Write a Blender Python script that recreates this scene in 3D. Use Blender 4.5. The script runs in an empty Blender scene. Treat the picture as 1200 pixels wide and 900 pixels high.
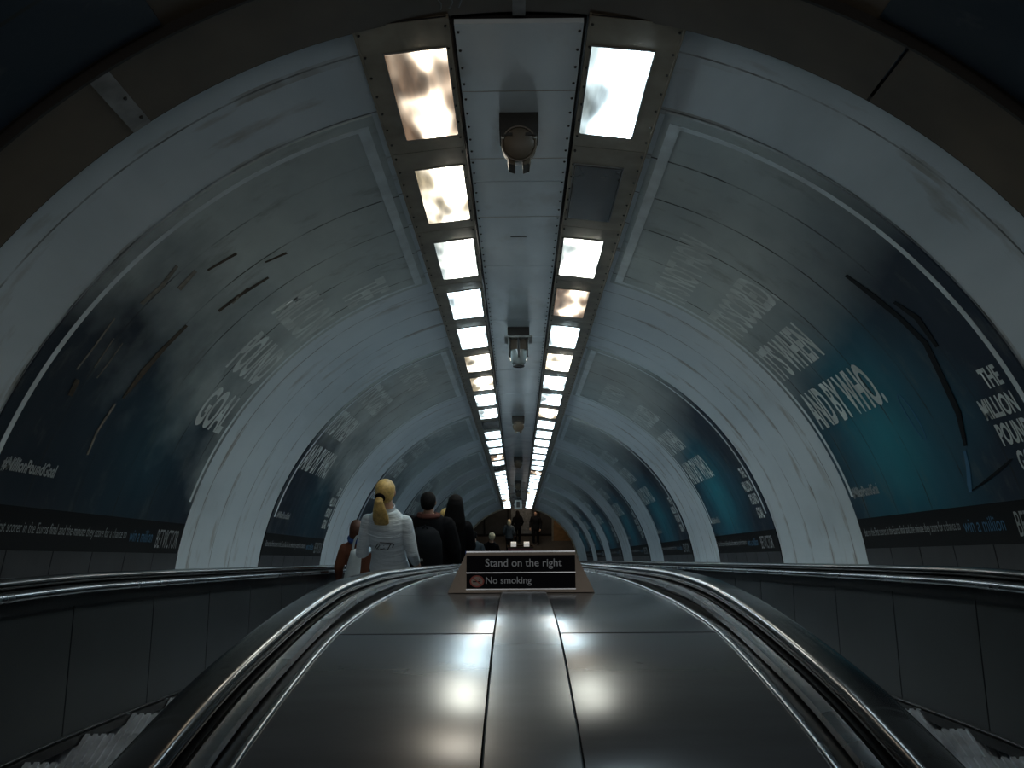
import bpy, bmesh, math, random
from mathutils import Vector, Matrix, Euler
random.seed(7)
C = bpy.context.scene.collection
PI = math.pi
R = 2.6            # tunnel radius
CN = -0.338        # tunnel axis height in the tilted frame (camera = 0)
TILT = Matrix.Rotation(math.radians(-30), 4, 'X')   # tunnel frame (x, s downhill, n) -> world
S_END = 37.4

def W(x, s, n): return TILT @ Vector((x, s, n))
def polar(th, s, r=R):
    t = math.radians(th); return (r*math.sin(t), s, CN + r*math.cos(t))

# ------------------------------------------------------------------ materials
def new_mat(name):
    m = bpy.data.materials.new(name); m.use_nodes = True
    nt = m.node_tree; b = nt.nodes['Principled BSDF']; return m, nt, b
def ramp(nt, fac, stops):
    r = nt.nodes.new('ShaderNodeValToRGB'); e = r.color_ramp.elements
    while len(e) < len(stops): e.new(0.5)
    for k, (p, c) in enumerate(stops):
        e[k].position = p; e[k].color = (*c, 1) if len(c) == 3 else c
    nt.links.new(fac, r.inputs[0]); return r.outputs[0]
def noise(nt, vec, scale, detail=3, rough=.55):
    n = nt.nodes.new('ShaderNodeTexNoise'); n.inputs['Scale'].default_value = scale
    n.inputs['Detail'].default_value = detail; n.inputs['Roughness'].default_value = rough
    if vec is not None: nt.links.new(vec, n.inputs['Vector'])
    return n.outputs['Fac']
def mapping(nt, vec, scale=(1, 1, 1), rot=(0, 0, 0)):
    m = nt.nodes.new('ShaderNodeMapping'); m.inputs['Scale'].default_value = scale
    m.inputs['Rotation'].default_value = rot; nt.links.new(vec, m.inputs['Vector']); return m.outputs[0]
def math_n(nt, op, a, b=None, c=None):
    m = nt.nodes.new('ShaderNodeMath'); m.operation = op
    for k, v in enumerate((a, b, c)):
        if v is None: continue
        if isinstance(v, (int, float)): m.inputs[k].default_value = v
        else: nt.links.new(v, m.inputs[k])
    return m.outputs[0]
def mix(nt, fac, a, b):
    m = nt.nodes.new('ShaderNodeMix'); m.data_type = 'RGBA'
    for sock, v in ((m.inputs[0], fac), (m.inputs[6], a), (m.inputs[7], b)):
        if isinstance(v, (int, float)): sock.default_value = v
        elif isinstance(v, tuple): sock.default_value = (*v, 1)
        else: nt.links.new(v, sock)
    return m.outputs[2]
def tunnel_vec(nt):
    """position in the tunnel's own frame (x, s, n)"""
    g = nt.nodes.new('ShaderNodeNewGeometry')
    return mapping(nt, g.outputs['Position'], rot=(math.radians(30), 0, 0))
def sep(nt, v):
    s = nt.nodes.new('ShaderNodeSeparateXYZ'); nt.links.new(v, s.inputs[0]); return s.outputs
def bump(nt, b, h, strength=.3, dist=.01, prev=None):
    n = nt.nodes.new('ShaderNodeBump'); n.inputs['Strength'].default_value = strength
    n.inputs['Distance'].default_value = dist; nt.links.new(h, n.inputs['Height'])
    if prev is not None: nt.links.new(prev, n.inputs['Normal'])
    nt.links.new(n.outputs[0], b.inputs['Normal']); return n.outputs[0]
def simple(name, col, rough=.5, metal=0., var=.12, scale=6, spec=.5, coat=0., bmp=0.):
    m, nt, b = new_mat(name)
    tc = nt.nodes.new('ShaderNodeTexCoord').outputs['Object']
    f = noise(nt, tc, scale)
    lo = tuple(c*(1-var) for c in col); hi = tuple(min(1, c*(1+var)) for c in col)
    nt.links.new(ramp(nt, f, [(.3, lo), (.7, hi)]), b.inputs['Base Color'])
    b.inputs['Roughness'].default_value = rough; b.inputs['Metallic'].default_value = metal
    b.inputs['Specular IOR Level'].default_value = spec; b.inputs['Coat Weight'].default_value = coat
    if bmp: bump(nt, b, noise(nt, tc, scale*8), bmp, .004)
    return m
def emit(name, col, strength):
    m, nt, b = new_mat(name); b.inputs['Base Color'].default_value = (*col, 1)
    b.inputs['Emission Color'].default_value = (*col, 1); b.inputs['Emission Strength'].default_value = strength; return m

def seam_mask(nt, s, period, off, width):
    """1 on thin sheet joints running round the tunnel"""
    w = math_n(nt, 'SUBTRACT', s, off); w = math_n(nt, 'DIVIDE', w, period)
    w = math_n(nt, 'FRACT', w); w = math_n(nt, 'SUBTRACT', w, .5); w = math_n(nt, 'ABSOLUTE', w)
    return math_n(nt, 'GREATER_THAN', w, .5 - width/period/2)
def sheet_bump(nt, b, tv, s):
    # bowed cladding sheets: slow waves plus a step at every joint
    n1 = noise(nt, mapping(nt, tv, (.9, 1.6, .9)), 1.3, 2)
    w = math_n(nt, 'FRACT', math_n(nt, 'DIVIDE', math_n(nt, 'SUBTRACT', s, .02), .48))
    h = math_n(nt, 'ADD', n1, math_n(nt, 'MULTIPLY', w, .22))
    return bump(nt, b, h, .35, .05)

def vault_material():
    m, nt, b = new_mat('vault_paint')
    tv = tunnel_vec(nt); x, s, n = sep(nt, tv)
    f = noise(nt, mapping(nt, tv, (1, .35, 1)), 1.1, 5)
    col = ramp(nt, f, [(.25, (.48, .57, .62)), (.5, (.64, .74, .80)), (.75, (.72, .82, .87))])
    rust = noise(nt, mapping(nt, tv, (1.0, 3.5, 1.0)), 1.7, 5)
    col = mix(nt, ramp(nt, rust, [(.60, (0, 0, 0)), (.74, (.55, .55, .55))]), col, (.20, .165, .115))
    jn = noise(nt, mapping(nt, tv, (1.6, 1., 1.6)), 1.4, 4)
    col = mix(nt, math_n(nt, 'MULTIPLY', seam_mask(nt, s, .48, .01, .07), ramp(nt, jn, [(.52, (0, 0, 0)), (.66, (.55,)*3)])), col, (.19, .15, .10))
    f2 = noise(nt, tv, 5, 3)
    col = mix(nt, math_n(nt, 'MULTIPLY', seam_mask(nt, s, .48, .0, .012), ramp(nt, f2, [(.35, (.15,)*3), (.6, (.85,)*3)])), col, (.06, .065, .065))
    nt.links.new(col, b.inputs['Base Color'])
    b.inputs['Roughness'].default_value = .32; b.inputs['Specular IOR Level'].default_value = .5
    sheet_bump(nt, b, tv, s); return m
def poster_material(name, side, glow):
    """dark blue print with a teal glow, on bowed sheets"""
    m, nt, b = new_mat(name)
    tv = tunnel_vec(nt); x, s, n = sep(nt, tv)
    tc = nt.nodes.new('ShaderNodeTexCoord').outputs['Object']
    ox, os_, on = sep(nt, tc)      # origin: lower near corner of the poster
    u = math_n(nt, 'DIVIDE', os_, 2.6)
    v = math_n(nt, 'DIVIDE', on, 2.2)
    du = math_n(nt, 'SUBTRACT', u, .62); dv = math_n(nt, 'SUBTRACT', v, .33)
    d = math_n(nt, 'SQRT', math_n(nt, 'ADD', math_n(nt, 'MULTIPLY', math_n(nt, 'MULTIPLY', du, du), 4.5), math_n(nt, 'MULTIPLY', math_n(nt, 'MULTIPLY', dv, dv), 5)))
    d = math_n(nt, 'ADD', d, math_n(nt, 'MULTIPLY', math_n(nt, 'SUBTRACT', noise(nt, tc, 1.6, 3), .5), .5))
    col = ramp(nt, d, [(.05, glow[0]), (.5, glow[1]), (1., glow[2])])
    # colour blends to a mottled grey-green towards the top of the sheet
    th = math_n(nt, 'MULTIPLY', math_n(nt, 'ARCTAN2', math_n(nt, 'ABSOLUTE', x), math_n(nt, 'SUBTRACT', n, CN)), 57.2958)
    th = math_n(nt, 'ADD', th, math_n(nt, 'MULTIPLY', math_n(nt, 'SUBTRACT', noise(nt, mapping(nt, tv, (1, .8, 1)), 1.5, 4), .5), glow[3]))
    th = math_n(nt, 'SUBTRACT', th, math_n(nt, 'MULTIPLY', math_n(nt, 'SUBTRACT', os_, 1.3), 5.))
    grey_top = ramp(nt, math_n(nt, 'DIVIDE', th, 90), [(glow[4]/90, (1, 1, 1)), (glow[5]/90, (0, 0, 0))])
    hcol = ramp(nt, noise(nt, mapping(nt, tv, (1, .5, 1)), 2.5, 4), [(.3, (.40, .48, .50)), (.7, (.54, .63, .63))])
    col = mix(nt, grey_top, col, hcol)
    wear = noise(nt, mapping(nt, tv, (1.2, 2.6, 1.2)), 2.2, 6, .65)
    col = mix(nt, ramp(nt, wear, [(.56, (0, 0, 0)), (.72, (.5, .5, .5))]), col, (.13, .15, .14))
    f2 = noise(nt, tv, 3.1, 3)
    col = mix(nt, math_n(nt, 'MULTIPLY', seam_mask(nt, s, .48, .0, .014), ramp(nt, f2, [(.4, (.1,)*3), (.6, (1,)*3)])), col, (.008, .012, .014))
    nt.links.new(col, b.inputs['Base Color'])
    b.inputs['Roughness'].default_value = .42; b.inputs['Specular IOR Level'].default_value = .6
    sheet_bump(nt, b, tv, s); return m
def steel(name, col, rough=.3, aniso=(1, 14, 1), var=.25, dirt=None, metal=1., wave=.15, brushed=0.):
    m, nt, b = new_mat(name)
    tv = tunnel_vec(nt)
    f = noise(nt, mapping(nt, tv, aniso), 4, 4)
    lo = tuple(c*(1-var) for c in col); hi = tuple(min(1, c*(1+var)) for c in col)
    c = ramp(nt, f, [(.1, lo), (.9, hi)])
    if dirt:
        g = noise(nt, tv, 2.2, 5)
        c = mix(nt, ramp(nt, g, [(.5, (0, 0, 0)), (.7, (.8, .8, .8))]), c, dirt)
    nt.links.new(c, b.inputs['Base Color'])
    if brushed:      # brushed across the slope: highlights spread sideways
        cx = nt.nodes.new('ShaderNodeCombineXYZ'); cx.inputs[0].default_value = 1
        nt.links.new(cx.outputs[0], b.inputs['Tangent']); b.inputs['Anisotropic'].default_value = brushed; b.inputs['Specular IOR Level'].default_value = .38
        b.inputs['Roughness'].default_value = rough
    else:
        nt.links.new(ramp(nt, noise(nt, tv, 1.7, 4), [(.1, (rough*.75,)*3), (.9, (rough*1.3,)*3)]), b.inputs['Roughness'])
    b.inputs['Metallic'].default_value = metal
    if wave: bump(nt, b, noise(nt, mapping(nt, tv, (1.2, .6, 1.2)), 1.6, 1), wave, .02)
    return m
def lens_material(name, warm, strength=9., cut=.45, dark=.25, white=(.70, .90, 1.)):
    """lit lamp glass: white-hot tube behind part of the pane, tinted reflector elsewhere"""
    m, nt, b = new_mat(name)
    tc = nt.nodes.new('ShaderNodeTexCoord').outputs['Object']
    oi = nt.nodes.new('ShaderNodeObjectInfo')
    add = nt.nodes.new('ShaderNodeVectorMath'); add.operation = 'ADD'
    nt.links.new(tc, add.inputs[0])
    cmb = nt.nodes.new('ShaderNodeCombineXYZ')
    for k in range(3): nt.links.new(math_n(nt, 'MULTIPLY', oi.outputs['Random'], (31, 17, 53)[k]), cmb.inputs[k])
    nt.links.new(cmb.outputs[0], add.inputs[1])
    x = sep(nt, tc)[0]
    f = noise(nt, mapping(nt, add.outputs[0], (6, 2.2, 1)), 1.2, 1, .5)
    band = math_n(nt, 'ABSOLUTE', math_n(nt, 'SUBTRACT', x, .035))
    f = math_n(nt, 'ADD', f, math_n(nt, 'MULTIPLY', band, -1.6)); f = math_n(nt, 'ADD', f, .10)
    hot = ramp(nt, f, [(cut-.26, (0, 0, 0)), (cut+.14, (1, 1, 1))])
    f2 = noise(nt, mapping(nt, add.outputs[0], (9, 1.5, 1)), 1.8, 3)
    tint = ramp(nt, f2, [(.35, tuple(c*.3 for c in warm)), (.65, warm)])
    col = mix(nt, hot, tint, white)
    st = math_n(nt, 'ADD', math_n(nt, 'MULTIPLY', math_n(nt, 'POWER', hot, 3.), strength-dark), dark*.6)
    nt.links.new(col, b.inputs['Emission Color']); nt.links.new(st, b.inputs['Emission Strength'])
    b.inputs['Base Color'].default_value = (.3, .32, .32, 1); b.inputs['Roughness'].default_value = .15
    return m

M = {}
M['vault'] = vault_material()
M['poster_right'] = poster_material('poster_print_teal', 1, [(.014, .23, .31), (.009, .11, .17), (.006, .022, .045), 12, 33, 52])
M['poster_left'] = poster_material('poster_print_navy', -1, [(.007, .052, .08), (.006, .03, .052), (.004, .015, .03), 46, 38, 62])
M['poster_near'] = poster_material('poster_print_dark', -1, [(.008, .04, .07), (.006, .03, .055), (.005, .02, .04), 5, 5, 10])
M['white_print'] = simple('white_print', (.70, .80, .84), .45, var=.15)
M['text_print'] = simple('text_print', (.62, .70, .70), .45, var=.2)
M['dim_print'] = simple('footer_print', (.32, .36, .37), .5, var=.2)
M['blue_print'] = simple('blue_print', (.05, .16, .28), .5)
M['black_print'] = simple('black_print', (.003, .004, .005), .5, spec=.2)
M['torn'] = simple('torn_paper', (.20, .19, .16), .8, var=.4, scale=20)
M['rust'] = simple('rust_streak', (.06, .045, .028), .8, var=.5, scale=20)
M['base_panel'] = simple('base_tile', (.028, .031, .036), .4, var=.3, scale=3)
M['brown'] = simple('brown_enamel', (.105, .085, .06), .4, var=.35, scale=1.7)
M['cover_steel'] = simple('cover_steel', (.22, .23, .23), .4, var=.35, scale=9)
M['frame'] = simple('lamp_frame_bronze', (.30, .26, .195), .42, .25, var=.25, scale=5)
M['rivet'] = simple('rivet', (.02, .018, .016), .5)
M['gap'] = simple('black_gap', (.004, .004, .004), .7)
M['deck'] = steel('deck_steel', (.082, .09, .102), .185, aniso=(.8, 3, 1), var=.2, metal=.08, wave=.0, brushed=.65)
M['strip'] = steel('strip_steel', (.10, .115, .132), .2, aniso=(.8, 3, 1), var=.15, metal=.08, wave=.0, brushed=.5)
M['trim'] = steel('trim_steel', (.30, .325, .35), .26)
M['dark_steel'] = steel('dark_steel', (.05, .052, .055), .38)
M['panel'] = simple('balustrade_laminate', (.024, .030, .034), .42, var=.35, scale=1.2)
M['rubber'] = simple('handrail_rubber', (.012, .0125, .0135), .22, var=.2, coat=.3)
M['step'] = simple('step_aluminium', (.40, .44, .48), .5, .4, var=.35, scale=7)
M['fixture_dark'] = simple('fixture_iron', (.010, .009, .007), .6)
M['fixture_brown'] = simple('fixture_brown', (.055, .042, .026), .45, var=.2)
M['fixture_pale'] = simple('fixture_edge', (.25, .27, .26), .5)
M['globe'] = simple('cloudy_glass', (.22, .25, .25), .15)
M['sign_frame'] = simple('sign_bronze', (.085, .072, .058), .35, .6, var=.2)
M['sign_face'] = simple('sign_enamel', (.003, .004, .008), .5, spec=.06)
M['sign_text'] = simple('sign_text', (.62, .68, .74), .5)
M['sign_red'] = simple('sign_red', (.45, .07, .05), .5)
M['sign_pale'] = simple('sign_pale', (.40, .30, .26), .5)

def ceiling_material():
    m, nt, b = new_mat('ceiling_paint')
    tv = tunnel_vec(nt)
    f = noise(nt, mapping(nt, tv, (1, .6, 1)), 2.2, 5)
    col = ramp(nt, f, [(.3, (.62, .71, .75)), (.55, (.76, .86, .90)), (.75, (.82, .90, .93))])
    g = noise(nt, mapping(nt, tv, (2, 1.2, 1)), 1.3, 4)
    col = mix(nt, ramp(nt, g, [(.56, (0, 0, 0)), (.72, (.5, .5, .5))]), col, (.34, .33, .29))
    nt.links.new(col, b.inputs['Base Color']); b.inputs['Roughness'].default_value = .22
    b.inputs['Coat Weight'].default_value = .7; b.inputs['Coat Roughness'].default_value = .12
    bump(nt, b, noise(nt, tv, 1.5, 2), .08, .02); return m
M['ceiling'] = ceiling_material()

# ------------------------------------------------------------------ mesh builder
class MB:
    def __init__(s): s.v = []; s.f = []; s.m = []; s.sm = []; s.mats = []
    def mi(s, mat):
        if mat not in s.mats: s.mats.append(mat)
        return s.mats.index(mat)
    def face(s, idx, mat, smooth=False): s.f.append(tuple(idx)); s.m.append(s.mi(mat)); s.sm.append(smooth)
    def add(s, vs): k = len(s.v); s.v += [tuple(p) for p in vs]; return k
    def box(s, x0, x1, y0, y1, z0, z1, mat):
        k = s.add([(x0,y0,z0),(x1,y0,z0),(x1,y1,z0),(x0,y1,z0),(x0,y0,z1),(x1,y0,z1),(x1,y1,z1),(x0,y1,z1)])
        for q in ((0,3,2,1),(4,5,6,7),(0,1,5,4),(1,2,6,5),(2,3,7,6),(3,0,4,7)): s.face([k+i for i in q], mat)
    def hexa(s, p, mat):
        k = s.add(p)
        for q in ((0,3,2,1),(4,5,6,7),(0,1,5,4),(1,2,6,5),(2,3,7,6),(3,0,4,7)): s.face([k+i for i in q], mat)
    def loft(s, rings, mat, closed=True, caps=True, smooth=True):
        n = len(rings[0]); ks = [s.add(r) for r in rings]
        for a, b in zip(ks, ks[1:]):
            for i in range(n if closed else n-1):
                j = (i+1) % n; s.face((a+i, a+j, b+j, b+i), mat, smooth)
        if caps and closed:
            s.face([ks[0]+i for i in reversed(range(n))], mat); s.face([ks[-1]+i for i in range(n)], mat)
    def tube(s, pts, rad, mat, seg=12):
        pts = [Vector(p) for p in pts]; rings = []
        for i, p in enumerate(pts):
            t = (pts[min(i+1, len(pts)-1)] - pts[max(i-1, 0)]).normalized()
            a = t.orthogonal().normalized() if i == 0 else (a - t*a.dot(t)).normalized()
            b = t.cross(a); r = rad[i] if isinstance(rad, (list, tuple)) else rad
            rings.append([p + a*(r*math.cos(2*PI*k/seg)) + b*(r*math.sin(2*PI*k/seg)) for k in range(seg)])
        s.loft(rings, mat)
    def arc(s, t0, t1, s0, s1, r0, r1, mat, step=2., sstep=50.):
        """curved slab on the tunnel wall between two angles (degrees from the crown)"""
        n = max(2, int(abs(t1-t0)/step)+1); ns = max(1, int(math.ceil((s1-s0)/sstep)))
        rings = []
        for i in range(n+1):
            t = t0 + (t1-t0)*i/n
            row = [polar(t, s0+(s1-s0)*j/ns, r0) for j in range(ns+1)] + [polar(t, s0+(s1-s0)*j/ns, r1) for j in reversed(range(ns+1))]
            rings.append(row)
        k0 = len(s.f); s.loft(rings, mat, True, True, False)
        m = 2*(ns+1)
        for i in range(n):
            for j in range(m):
                if j < ns or ns+1 <= j < m-1: s.sm[k0+i*m+j] = True
    def build(s, name, parent=None, base=(0,0,0), frame='tunnel', shade=True):
        """one mesh object; vertices are given in the tunnel (or world) frame and stored relative to base"""
        me = bpy.data.meshes.new(name)
        bx, by, bz = base
        me.from_pydata([(x-bx, y-by, z-bz) for x, y, z in s.v], [], s.f)
        for m in s.mats: me.materials.append(m)
        me.polygons.foreach_set('material_index', s.m); me.polygons.foreach_set('use_smooth', s.sm)
        bm = bmesh.new(); bm.from_mesh(me); bmesh.ops.recalc_face_normals(bm, faces=bm.faces[:]); bm.to_mesh(me); bm.free()
        me.set_sharp_from_angle(angle=math.radians(38))
        return link(name, me, parent, base, frame)
def link(name, me, parent=None, base=(0,0,0), frame='tunnel'):
    o = bpy.data.objects.new(name, me); C.objects.link(o)
    if parent: o.parent = parent
    elif frame == 'tunnel':
        o.location = TILT @ Vector(base); o.rotation_euler = (math.radians(-30), 0, 0)
    else: o.location = base
    return o
def empty(name, base, frame='tunnel'): o = link(name, None, None, base, frame); o.empty_display_size = .1; return o
def tag(o, label, cat, group=None):
    o['label'] = label; o['category'] = cat
    if group: o['group'] = group
    return o
def struct(o): o['kind'] = 'structure'; return o
def copy_tree(o, parent=None):
    c = o.copy(); C.objects.link(c)
    if parent: c.parent = parent
    for ch in list(o.children): copy_tree(ch, c)
    return c
def set_base(o, base): o.location = TILT @ Vector(base)

# ------------------------------------------------------------------ lettering
def glyphs(text, bold=.0):
    cu = bpy.data.curves.new('t', 'FONT'); cu.body = text; cu.size = 1; cu.offset = bold; cu.resolution_u = 4
    o = bpy.data.objects.new('t', cu); C.objects.link(o)
    me = bpy.data.meshes.new_from_object(o.evaluated_get(bpy.context.evaluated_depsgraph_get()))
    bpy.data.objects.remove(o); bpy.data.curves.remove(cu)
    bm = bmesh.new(); bm.from_mesh(me); bpy.data.meshes.remove(me); return bm
def text_on_wall(bm_src, side, s_first, s_last, t_top, t_bot, r, name, mat, parent, base):
    """letters wrapped on the wall; reading runs s_first -> s_last, angles in degrees from crown"""
    bm = bm_src
    xs = [v.co.x for v in bm.verts]; ys = [v.co.y for v in bm.verts]
    x0, x1, y0, y1 = min(xs), max(xs), min(ys), max(ys)
    nb = max(1, int((t_bot-t_top)/1.6))
    for k in range(1, nb):
        g = bm.verts[:]+bm.edges[:]+bm.faces[:]
        bmesh.ops.bisect_plane(bm, geom=g, plane_co=(0, y0+(y1-y0)*k/nb, 0), plane_no=(0, 1, 0))
    for v in bm.verts:
        u = (v.co.x-x0)/(x1-x0); w = (v.co.y-y0)/(y1-y0)
        p = polar(side*(t_bot+(t_top-t_bot)*w), s_first+(s_last-s_first)*u, r)
        v.co = Vector(p)-Vector(base)
    cen = polar(0, s_first, 0)
    bmesh.ops.recalc_face_normals(bm, faces=bm.faces[:])
    me = bpy.data.meshes.new(name); bm.to_mesh(me); bm.free(); me.materials.append(mat)
    return link(name, me, parent, base)

# ------------------------------------------------------------------ vault shell
F = .2
for side, nm in ((-1, 'wall_left'), (1, 'wall_right')):
    mb = MB(); a, b = sorted((side*84.2, side*15.5))
    mb.arc(a, b, 3.17, S_END, R, R+.08, M['vault'], 1.5, 2.)
    mb.arc(a, b, -1.6, 2.78, R, R+.08, M['brown'], 1.5, 2.)
    struct(mb.build(nm))
# ceiling: riveted middle panels, backing above the lamps
mb = MB()
seams = [3.19, 4.72, 6.2, 7.71, 8.33] + [8.33+1.5*k for k in range(1, 19)] + [S_END]
for a, b in zip(seams, seams[1:]):
    mb.box(-.272, .272, a+.004, b-.004, 2.2, 2.225, M['ceiling'])
mb.box(-.285, .285, 3.19, S_END, 2.222, 2.24, M['gap'])
mb.arc(-17, 17, 3.17, S_END, R+.02, R+.08, M['gap'], 2, 50)
mb.arc(-15.5, 15.5, -1.6, 2.78, R, R+.08, M['brown'], 1.5, 50)
for sx in (-1, 1):
    s = 3.25
    while s < 16:
        mb.tube([(sx*.258, s, 2.201), (sx*.258, s, 2.194)], [.0075, .005], M['rivet'], 6); s += .135
for s in (5.6, 9.6): mb.box(-.055, .055, s, s+.006, 2.197, 2.201, M['rivet'])
for s in (3.72, 4.42, 5.25): mb.box(-.27, .27, s, s+.003, 2.1985, 2.201, M['frame'])
struct(mb.build('ceiling'))
# brown arch nearest the camera
mb = MB()
for a, b in ((-84, -36.7), (-36.3, 33.1), (33.4, 84)):
    mb.arc(a, b, 2.78, 3.155, R-.035, R+.08, M['brown'], 1.5)
mb.arc(-84, 84, 2.772, 2.785, R-.045, R+.05, M['rivet'], 1.5)
mb.arc(-84, 84, 3.155, 3.19, R-.012, R+.08, M['gap'], 1.5)
mb.arc(-37.4, -35.6, 2.785, 3.15, R-.043, R-.03, M['cover_steel'], .6)
for s in (2.95, 3.09): mb.tube([polar(-36, s, R-.04), polar(-36, s, R-.05)], [.009, .006], M['rivet'], 8)
mb.arc(-.6, .6, 2.95, 3.16, R-.05, R-.03, M['cover_steel'], .3)
for k in range(5):   # pale scribble on the arch
    t = -8.5+k*1.1; mb.tube([polar(t+.35*math.sin(q*1.1+k), 2.86+q*.035, R-.036) for q in range(8 if k not in (0, 4) else 4)], .0035, M['cover_steel'], 5)
struct(mb.build('trim_1'))
mb = MB(); mb.arc(-84, 84, S_END-.02, S_END+.15, R-.05, R+.1, M['frame'], 2)
struct(mb.build('trim_2'))

# ------------------------------------------------------------------ ceiling lights
LX0, LX1, LN0, LN1 = .292, .692, 2.198, 2.15      # inner and outer edge of the sloping lamp strip
def ln(x): return LN0 + (LN1-LN0)*(x-LX0)/(LX1-LX0)
ORD = ['first','second','third','fourth','fifth','sixth','seventh','eighth','ninth','tenth','eleventh','twelfth','thirteenth','fourteenth','fifteenth','sixteenth','seventeenth','eighteenth','nineteenth','twentieth','twenty-first','twenty-second','twenty-third','twenty-fourth','twenty-fifth','twenty-sixth','twenty-seventh','twenty-eighth','twenty-ninth','thirtieth']
LENS = {'hot': lens_material('lamp_glass', (.62, .75, .75), 13, .40, .9),
        'warm': lens_material('lamp_glass_warm', (.95, .78, .5), 13, .50, .7, (1., .93, .80)),
        'dim': lens_material('lamp_glass_brown', (.50, .32, .20), 13, .62, .5, (1., .86, .66)),
        'far': lens_material('lamp_glass_far', (.62, .75, .75), 4.5, .36, .9),
        'cream': lens_material('lamp_glass_cream', (.62, .75, .75), 13, .40, .9, (.92, .93, .82)),
        'off': simple('unlit_glass', (.028, .033, .033), .25, var=.5, scale=9)}
def make_light(side):
    base = (side*.45, 3.14, 2.16); o0, o1, w0, w1 = .318, .588, 3.35, 4.12; U = 1.13
    e = empty('ceiling_light', base); f = MB(); m = M['frame']
    def plate(xa, xb, sa, sb, d=.012, up=0., mat=m):
        f.hexa([(side*xa, sa, ln(xa)+up), (side*xb, sa, ln(xb)+up), (side*xb, sb, ln(xb)+up), (side*xa, sb, ln(xa)+up),
                (side*xa, sa, ln(xa)+d+up), (side*xb, sa, ln(xb)+d+up), (side*xb, sb, ln(xb)+d+up), (side*xa, sb, ln(xa)+d+up)], mat)
    plate(LX0, o0, 3.14+.006, 3.14+U); plate(o1, LX1, 3.14+.006, 3.14+U)
    plate(o0, o1, 3.14+.006, w0); plate(o0, o1, w1, 3.14+U)
    plate(LX0, LX0+.009, 3.14, 3.14+U, .02, -.008)                     # raised inner bead
    plate(LX1-.009, LX1, 3.14, 3.14+U, .02, -.006)
    plate(LX0, LX1, 3.14, 3.146, .004, .002, M['gap'])
    for (xa, xb, sa, sb) in ((o0-.006, o0, w0-.006, w1+.006), (o1, o1+.006, w0-.006, w1+.006), (o0, o1, w0-.006, w0), (o0, o1, w1, w1+.006)):
        plate(xa, xb, sa, sb, .05, -.006, M['cover_steel'])                              # rim round the glass
    k = 0
    while k*.16 < U:
        for x in (LX0+.017, LX1-.02):
            s = 3.2+k*.16
            f.tube([(side*x, s, ln(x)+.001), (side*x, s, ln(x)-.006)], [.007, .005], M['rivet'], 6)
        k += 1
    f.build('frame', e, base)
    g = MB(); rows = []
    for inset, dz in ((0, .03), (0, .0), (.006, -.010), (.03, -.013)):
        rows.append([(side*x, s, ln(x)+dz) for x, s in ((o0+inset, w0+inset), (o1-inset, w0+inset), (o1-inset, w1-inset), (o0+inset, w1-inset))])
    g.loft(rows, LENS['hot'], smooth=False)
    g.build('lens', e, base); return e, base
for side, word in ((-1, 'left'), (1, 'right')):
    src, base = make_light(side)
    kinds = {}
    if side < 0: kinds = {0: 'dim', 1: 'warm', 5: 'warm', 6: 'warm', 9: 'off', 13: 'dim', 15: 'off', 25: 'dim'}
    else: kinds = {1: 'off', 3: 'dim', 5: 'warm', 8: 'warm', 16: 'dim', 22: 'warm'}
    for i in range(30):
        e = src if i == 0 else copy_tree(src)
        set_base(e, (base[0], base[1]+1.13*i, base[2]))
        kd = kinds.get(i, 'cream' if i == 2 else 'hot' if i < 9 else 'far')
        for ch in e.children:
            if ch.name.split('.')[0] == 'lens':
                ch.material_slots[0].link = 'OBJECT'; ch.material_slots[0].material = LENS[kd]
        look = {'hot': 'glowing white', 'cream': 'glowing white', 'far': 'glowing white', 'warm': 'glowing warm white', 'dim': 'half-lit brownish', 'off': 'unlit dark'}[kd]
        tag(e, '%s ceiling light, %s from the near end of the %s row' % (look, ORD[i], word), 'ceiling light', '%s row of ceiling lights' % word)

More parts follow.
